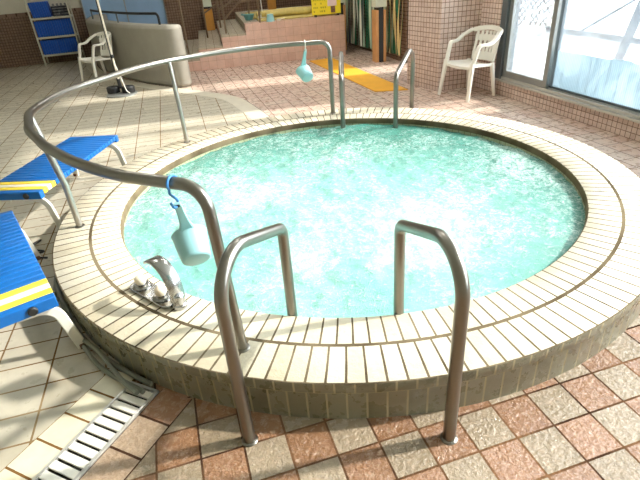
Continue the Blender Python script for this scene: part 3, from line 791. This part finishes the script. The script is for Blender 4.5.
# ------------------------------------------------------------------ rack of kickboards
rk = thing('storage_rack', (-3.66, 9.50, ZD), 0, 'pale metal storage rack of blue boards against the dark tiled wall', 'shelf rack')
RW, RD, RH = .79, .36, 1.34
bm = BM(); [tube(bm, [(x, y, 0), (x, y, RH)], .018, 8) for x in (0,) for y in (0,)]; obj('post', bm, M['rack'], rk)
for x, y in ((RW, 0), (0, RD), (RW, RD)):
    bm = BM(); tube(bm, [(x, y, 0), (x, y, RH)], .018, 8); obj('post', bm, M['rack'], rk)
SZ = (.225, .585, .965)
for z in SZ:
    bm = BM(); bx(bm, 0, RW, -.012, RD, z-.035, z); obj('shelf', bm, M['rack'], rk, smooth=False)
random.seed(3)
lab = {0: 'blue foam board upright in the row on the lowest rack shelf', 1: 'blue foam board upright in the row on the middle rack shelf', 2: 'blue foam board leaning at the left of the top rack shelf'}
grp = {0: 'blue boards on the lowest shelf', 1: 'blue boards on the middle shelf', 2: 'blue boards on the top shelf'}
def kickboard(w, d, h):
    bm = BM(); bx(bm, -w/2, w/2, 0, d, 0, h); return bm
first = {}
for k, n, x0, x1, hgt in ((0, 15, .03, .76, .29), (1, 15, .03, .76, .315), (2, 8, .03, .40, .30)):
    w = (x1-x0)/n
    for i in range(n):
        x = x0+w*(i+.5)
        if k not in first:
            o = obj('kickboard', kickboard(w*.95, .29, hgt), M['board'], smooth=False, bevel=.012); first[k] = o
        else: o = first[k].copy(); COL.objects.link(o)
        o.location = (-3.66+x, 9.51+random.uniform(0, .03), ZD+SZ[k]+.001)
        o.rotation_euler = (0, 0, 0) if k < 2 else (0, math.radians(-5), 0)
        if k == 2: o.location.x += .02; o.location.z += .003
        tag(o, lab[k], 'kickboard', grp[k])
cr = thing('bottle_crate', (-3.66+.61, 9.66, ZD+SZ[2]+.001), 0, 'dark crate with grey bottles on the right of the top rack shelf', 'crate')
bm = BM()
for s in (-1, 1):
    bx(bm, s*.155-.006, s*.155+.006, -.12, .12, 0, .20)
    for z in (.02, .075, .13, .18): bx(bm, -.16, .16, s*.12-.006, s*.12+.006, z-.012, z+.012)
bx(bm, -.16, .16, -.12, .12, 0, .008); obj('crate', bm, M['crate'], cr, smooth=False)
for i in range(8):
    o = thing('grey_bottle', (-3.66+.61-.12+.08*(i % 4), 9.66-.055+.11*(i//4), ZD+SZ[2]+.010), 0, 'small grey bottle standing in the dark crate on the rack', 'bottle', 'grey bottles in the crate')
    bm = BM(); lathe(bm, [(.032, 0), (.034, .15), (.014, .20), (.013, .235)], 14); obj('body', bm, M['bottle'], o)

# ------------------------------------------------------------------ room shell
def struct(name, bm, mat, uv=None, parent=None, uz=None):
    if uv: box_uv(bm, uv, uz)
    o = obj(name, bm, mat, parent, smooth=False)
    if parent is None: o['kind'] = 'structure'
    return o
bm = BM(); bx(bm, XL-.1, -.85, YB, YB+.1, 0, 1.03); struct('wall_back', bm, M['mosaic_dark'], .058)
bm = BM(); bx(bm, XL-.1, -.85, YB-.012, YB+.1, 1.03, 1.09); struct('trim_4', bm, M['mosaic_dark'], .2)
bm = BM(); bx(bm, XL-.1, -.85, YB, YB+.1, 1.09, ZC); struct('wall_back_upper', bm, M['cream_wall'])
bm = BM(); bx(bm, -.85, XR+.2, YB-.13, YB+.1, 0, ZC); struct('wall_back_step', bm, M['mosaic_dark'], .058)
# blue panels above the curved half wall
w = thing('window_3', (-2.62, YB-.05, 0), kind='structure')
bm = BM()
for x in (0, .90, 1.76): bx(bm, x-.012, x+.012, -.02, .04, .1, 2.4)
bx(bm, 0, 1.76, -.02, .04, 2.38, 2.44); obj('frame', bm, M['alu'], w, smooth=False)
for x0, x1 in ((.012, .888), (.912, 1.748)):
    bm = BM(); bx(bm, x0, x1, 0, .02, .1, 2.38); obj('blue_pane', bm, M['blue_panel'], w, smooth=False)
bm = BM(); bx(bm, XL-.1, XL, YF, YB, 0, ZC); struct('wall_left', bm, M['cream_wall'])
bm = BM(); bx(bm, XL-.1, XR+.2, YF-.1, YF, 0, ZC); struct('wall_front', bm, M['cream_wall'])
bm = BM(); bx(bm, XL-.1, XR+.2, YF-.1, YB+.1, ZC, ZC+.12); struct('ceiling', bm, M['ceiling'])
# right wall: low tiled plinth, pillar, solid stretch, gap, solid stretch
W0, W1 = 4.18, 4.86
bm = BM(); bx(bm, XR, XR+.14, YF, 2.30, -.02, .172); struct('wall_right_plinth', bm, M['mosaic'], .057)
bm = BM(); prism(bm, [(2.32, 2.77), (2.90, 2.74), (3.02, 2.74), (3.02, 3.5), (2.20, 3.44)], 0, ZC); struct('pillar', bm, M['mosaic'], .06)
bm = BM(); bx(bm, XR, XR+.14, 2.28, 2.76, -.02, 1.3); struct('wall_right_corner', bm, M['mosaic'], .058)
w4 = thing('added_window_4', (XR, 0, 0), kind='structure')  # unseen glazing above the corner wall, added to let in more light
bm = BM(); bx(bm, .0, .14, 2.30, 2.74, 1.3, 1.34); obj('sill', bm, M['sill'], w4, smooth=False)
bm = BM(); bx(bm, .06, .068, 2.30, 2.74, 1.34, ZC); obj('pane', bm, glass_mat('added_corner_pane'), w4, smooth=False)
bm = BM(); bx(bm, XR, XR+.14, 3.4, W0, -.02, ZC); struct('wall_right', bm, M['cream_wall'])
bm = BM(); bx(bm, XR, XR+.14, W1, YB, -.02, ZC); struct('wall_right_back', bm, M['mosaic_dark'], .058)
w2 = thing('window_2', (XR+.06, W0, 0), kind='structure')
bm = BM(); d = W1-W0
for y in (0.02, d-.02): bx(bm, -.03, .03, y-.02, y+.02, .0, ZC-.1)
bx(bm, -.03, .03, 0, d, .0, .05); bx(bm, -.03, .03, 0, d, 2.4, 2.46); obj('frame', bm, M['sill'], w2, smooth=False)
bm = BM(); bx(bm, -.004, .004, .04, d-.04, .05, ZC-.1); obj('pane', bm, glass_mat('gap_pane'), w2, smooth=False)
# glazed front: sill track, sliding door, big panes
w1 = thing('window_1', (XR, 0, 0), kind='structure')
bm = BM(); bx(bm, -.035, .15, YF, 2.28, .172, .196); bx(bm, .0, .012, YF, 2.28, .196, .226); bx(bm, .06, .072, YF, 2.28, .196, .226); bx(bm, .12, .15, YF, 2.28, .196, .235)
obj('sill_track', bm, M['sill'], w1, smooth=False)
bm = BM(); bx(bm, -.02, .15, 2.195, 2.30, .172, ZC); obj('jamb', bm, M['alu_dark'], w1, smooth=False)
dp = obj('door_panel', (lambda b: (bx(b, .015, .055, 2.13, 2.195, .2, 2.2), bx(b, .015, .055, 1.405, 1.47, .2, 2.2), bx(b, .015, .055, 1.47, 2.13, .2, .30), bx(b, .015, .055, 1.47, 2.13, 2.12, 2.2), b)[-1])(BM()), M['alu'], w1, smooth=False)
bm = BM(); bx(bm, .030, .038, 1.47, 2.13, .30, 2.12); obj('pane', bm, M['pane'], dp, smooth=False)
edges = [1.43, -3.4, YF]
for y1, y0 in zip(edges, edges[1:]):
    bm = BM(); bx(bm, .075, .115, y1-.045, y1, .2, ZC); bx(bm, .075, .115, y0, y0+.02, .2, ZC); bx(bm, .075, .115, y0, y1, .2, .245); fr = obj('panel_frame', bm, M['alu_dark'], w1, smooth=False)
    bm = BM(); bx(bm, .090, .098, y0+.02, y1-.045, .245, ZC); obj('pane', bm, M['pane_hazy'], fr, smooth=False)
    bm = BM(); n = 40; z1 = [.625+.006*noise.noise((k*.3, y0, 0)) + (.018 if 6 < n-k < 9 else 0) for k in range(n+1)]
    ys = [y0+.02+(y1-.05-y0-.02)*k/n for k in range(n+1)]
    for k in range(n): prism(bm, [(.083, ys[k]), (.0885, ys[k]), (.0885, ys[k+1]), (.083, ys[k+1])], .245, (z1[k]+z1[k+1])/2)
    bmesh.ops.remove_doubles(bm, verts=bm.verts, dist=1e-4)
    obj('frosted_film', bm, M['film'], fr, smooth=False)
bm = BM(); bx(bm, .015, .055, 1.405, 2.195, 2.2, 2.24); uf = obj('upper_frame', bm, M['alu'], w1, smooth=False)
bm = BM(); bx(bm, .030, .038, 1.405, 2.195, 2.24, ZC); obj('pane', bm, glass_mat('upper_pane'), uf, smooth=False)

# ------------------------------------------------------------------ outside
bm = BM(); bx(bm, XR+.15, 14, -9, 14, -.12, -.02); struct('terrace_ground', bm, M['deck'])
bm = BM(); bx(bm, 6.3, 6.42, -9, 14, -.02, .12); struct('terrace_parapet', bm, M['deck'])
fe = thing('lattice_fence', (6.36, 5.25, .12), 0, 'brown diagonal lattice fence outside behind the glass door', 'fence')
bm = BM(); y0, y1, z0, z1 = 0., 3.4, .02, 1.5
k = -1.6
while k < 3.5:
    for s in (1, -1):
        a = (k, z0) if s == 1 else (k+1.48, z0); b = (k+1.48, z1) if s == 1 else (k, z1)
        P0, P1 = Vector(a), Vector(b); dd = P1-P0
        ts = [0., 1.]
        if dd.x != 0:
            for lim in (y0, y1): ts.append((lim-P0.x)/dd.x)
        lo = max(0, min((y0-P0.x)/dd.x, (y1-P0.x)/dd.x)); hi = min(1, max((y0-P0.x)/dd.x, (y1-P0.x)/dd.x))
        if hi > lo+.02:
            q0, q1 = P0+dd*lo, P0+dd*hi
            sweep(bm, [(s*.008, q0.x, q0.y), (s*.008, q1.x, q1.y)], rect(.03, .014), up=(1, 0, 0))
    k += .15
obj('lattice', bm, M['lattice'], fe, smooth=False)
bm = BM()
for y in (0, 1.7, 3.4): bx(bm, -.03, .03, y-.03, y+.03, 0, 1.6)
obj('frame_post', bm, M['lattice'], fe, smooth=False)
tr = thing('terrace_railing', (4.4, 0, 0), 0, 'grey timber railing outside behind the hazy glass', 'railing')
bm = BM(); bx(bm, -.03, .03, -1.2, 3.3, .50, .57); obj('bar', bm, M['post_out'], tr, smooth=False)
bm = BM(); sweep(bm, [(0, 2.0, -.02), (0, 1.84, .6), (0, 1.69, 1.2), (0, 1.61, 1.5)], rect(.11, .11)); obj('post', bm, M['post_out'], tr, smooth=False)
bm = BM(); sweep(bm, [(0, 2.66, .55), (0, 1.66, 1.10)], rect(.03, .03)); obj('brace', bm, M['post_out'], tr, smooth=False)

# ------------------------------------------------------------------ light
wd = bpy.data.worlds.new('sky'); SC.world = wd; wd.use_nodes = True
bg = wd.node_tree.nodes['Background']; bg.inputs[0].default_value = (.84, .935, 1., 1); bg.inputs[1].default_value = 8.
sd = bpy.data.lights.new('sun', 'SUN'); sd.energy = 6.; sd.angle = math.radians(2.2); sd.color = (1., .965, .91)
so = bpy.data.objects.new('sun', sd); COL.objects.link(so)
el = math.radians(35); tosun = Vector((math.cos(el)*math.cos(math.radians(-7)), math.cos(el)*math.sin(math.radians(-7)), math.sin(el)))
so.rotation_euler = tosun.to_track_quat('Z', 'Y').to_euler(); so.location = (8, 0, 6)
# unseen fill lamps, added to brighten the back of the hall
M['tube'] = None
N = NT('fill_lamp_diffuser'); e = N.n('Emission'); e.inputs[0].default_value = (1, .98, .95, 1); e.inputs[1].default_value = 34.; N.l(e.outputs[0], N.out.inputs[0]); M['tube'] = N.m
for i, (x, y) in enumerate(((-2.2, 3.2), (.9, 2.4), (.6, 5.4), (.6, 8.))):
    o = thing('fill_lamp', (x, y, ZC), 0, 'long white fill lamp added on the ceiling, out of view', 'lamp', 'added fill lamps')
    bm = BM(); bx(bm, -.16, .16, -.65, .65, -.06, 0); obj('housing', bm, M['ceiling'], o, smooth=False)
    bm = BM(); bx(bm, -.13, .13, -.62, .62, -.075, -.06); obj('diffuser', bm, M['tube'], o, smooth=False)

# ------------------------------------------------------------------ camera
yaw, pit, rol = math.radians(15.264), .5203584, -.0765677
fw = Vector((math.sin(yaw)*math.cos(pit), math.cos(yaw)*math.cos(pit), -math.sin(pit)))
r = Vector((math.cos(yaw), -math.sin(yaw), 0)); u = r.cross(fw)
r2 = r*math.cos(rol)+u*math.sin(rol); u2 = -r*math.sin(rol)+u*math.cos(rol)
cd = bpy.data.cameras.new('camera'); cd.sensor_width = 36.; cd.lens = 484.136/640*36; cd.clip_start = .05
co = bpy.data.objects.new('camera', cd); COL.objects.link(co)
m3 = Matrix((r2, u2, -fw)).transposed(); co.matrix_world = Matrix.Translation((-1.10106, -3.16601, 1.62301)) @ m3.to_4x4()
SC.camera = co
SC.view_settings.view_transform = 'Standard'; SC.view_settings.look = 'None'; SC.view_settings.gamma = 1.
SC.view_settings.use_curve_mapping = False; SC.view_settings.exposure = .36
SC.cycles.use_denoising = True; SC.cycles.max_bounces = 8; SC.cycles.diffuse_bounces = 4; SC.cycles.caustics_reflective = False; SC.cycles.caustics_refractive = False
SC.cycles.sample_clamp_indirect = 6.
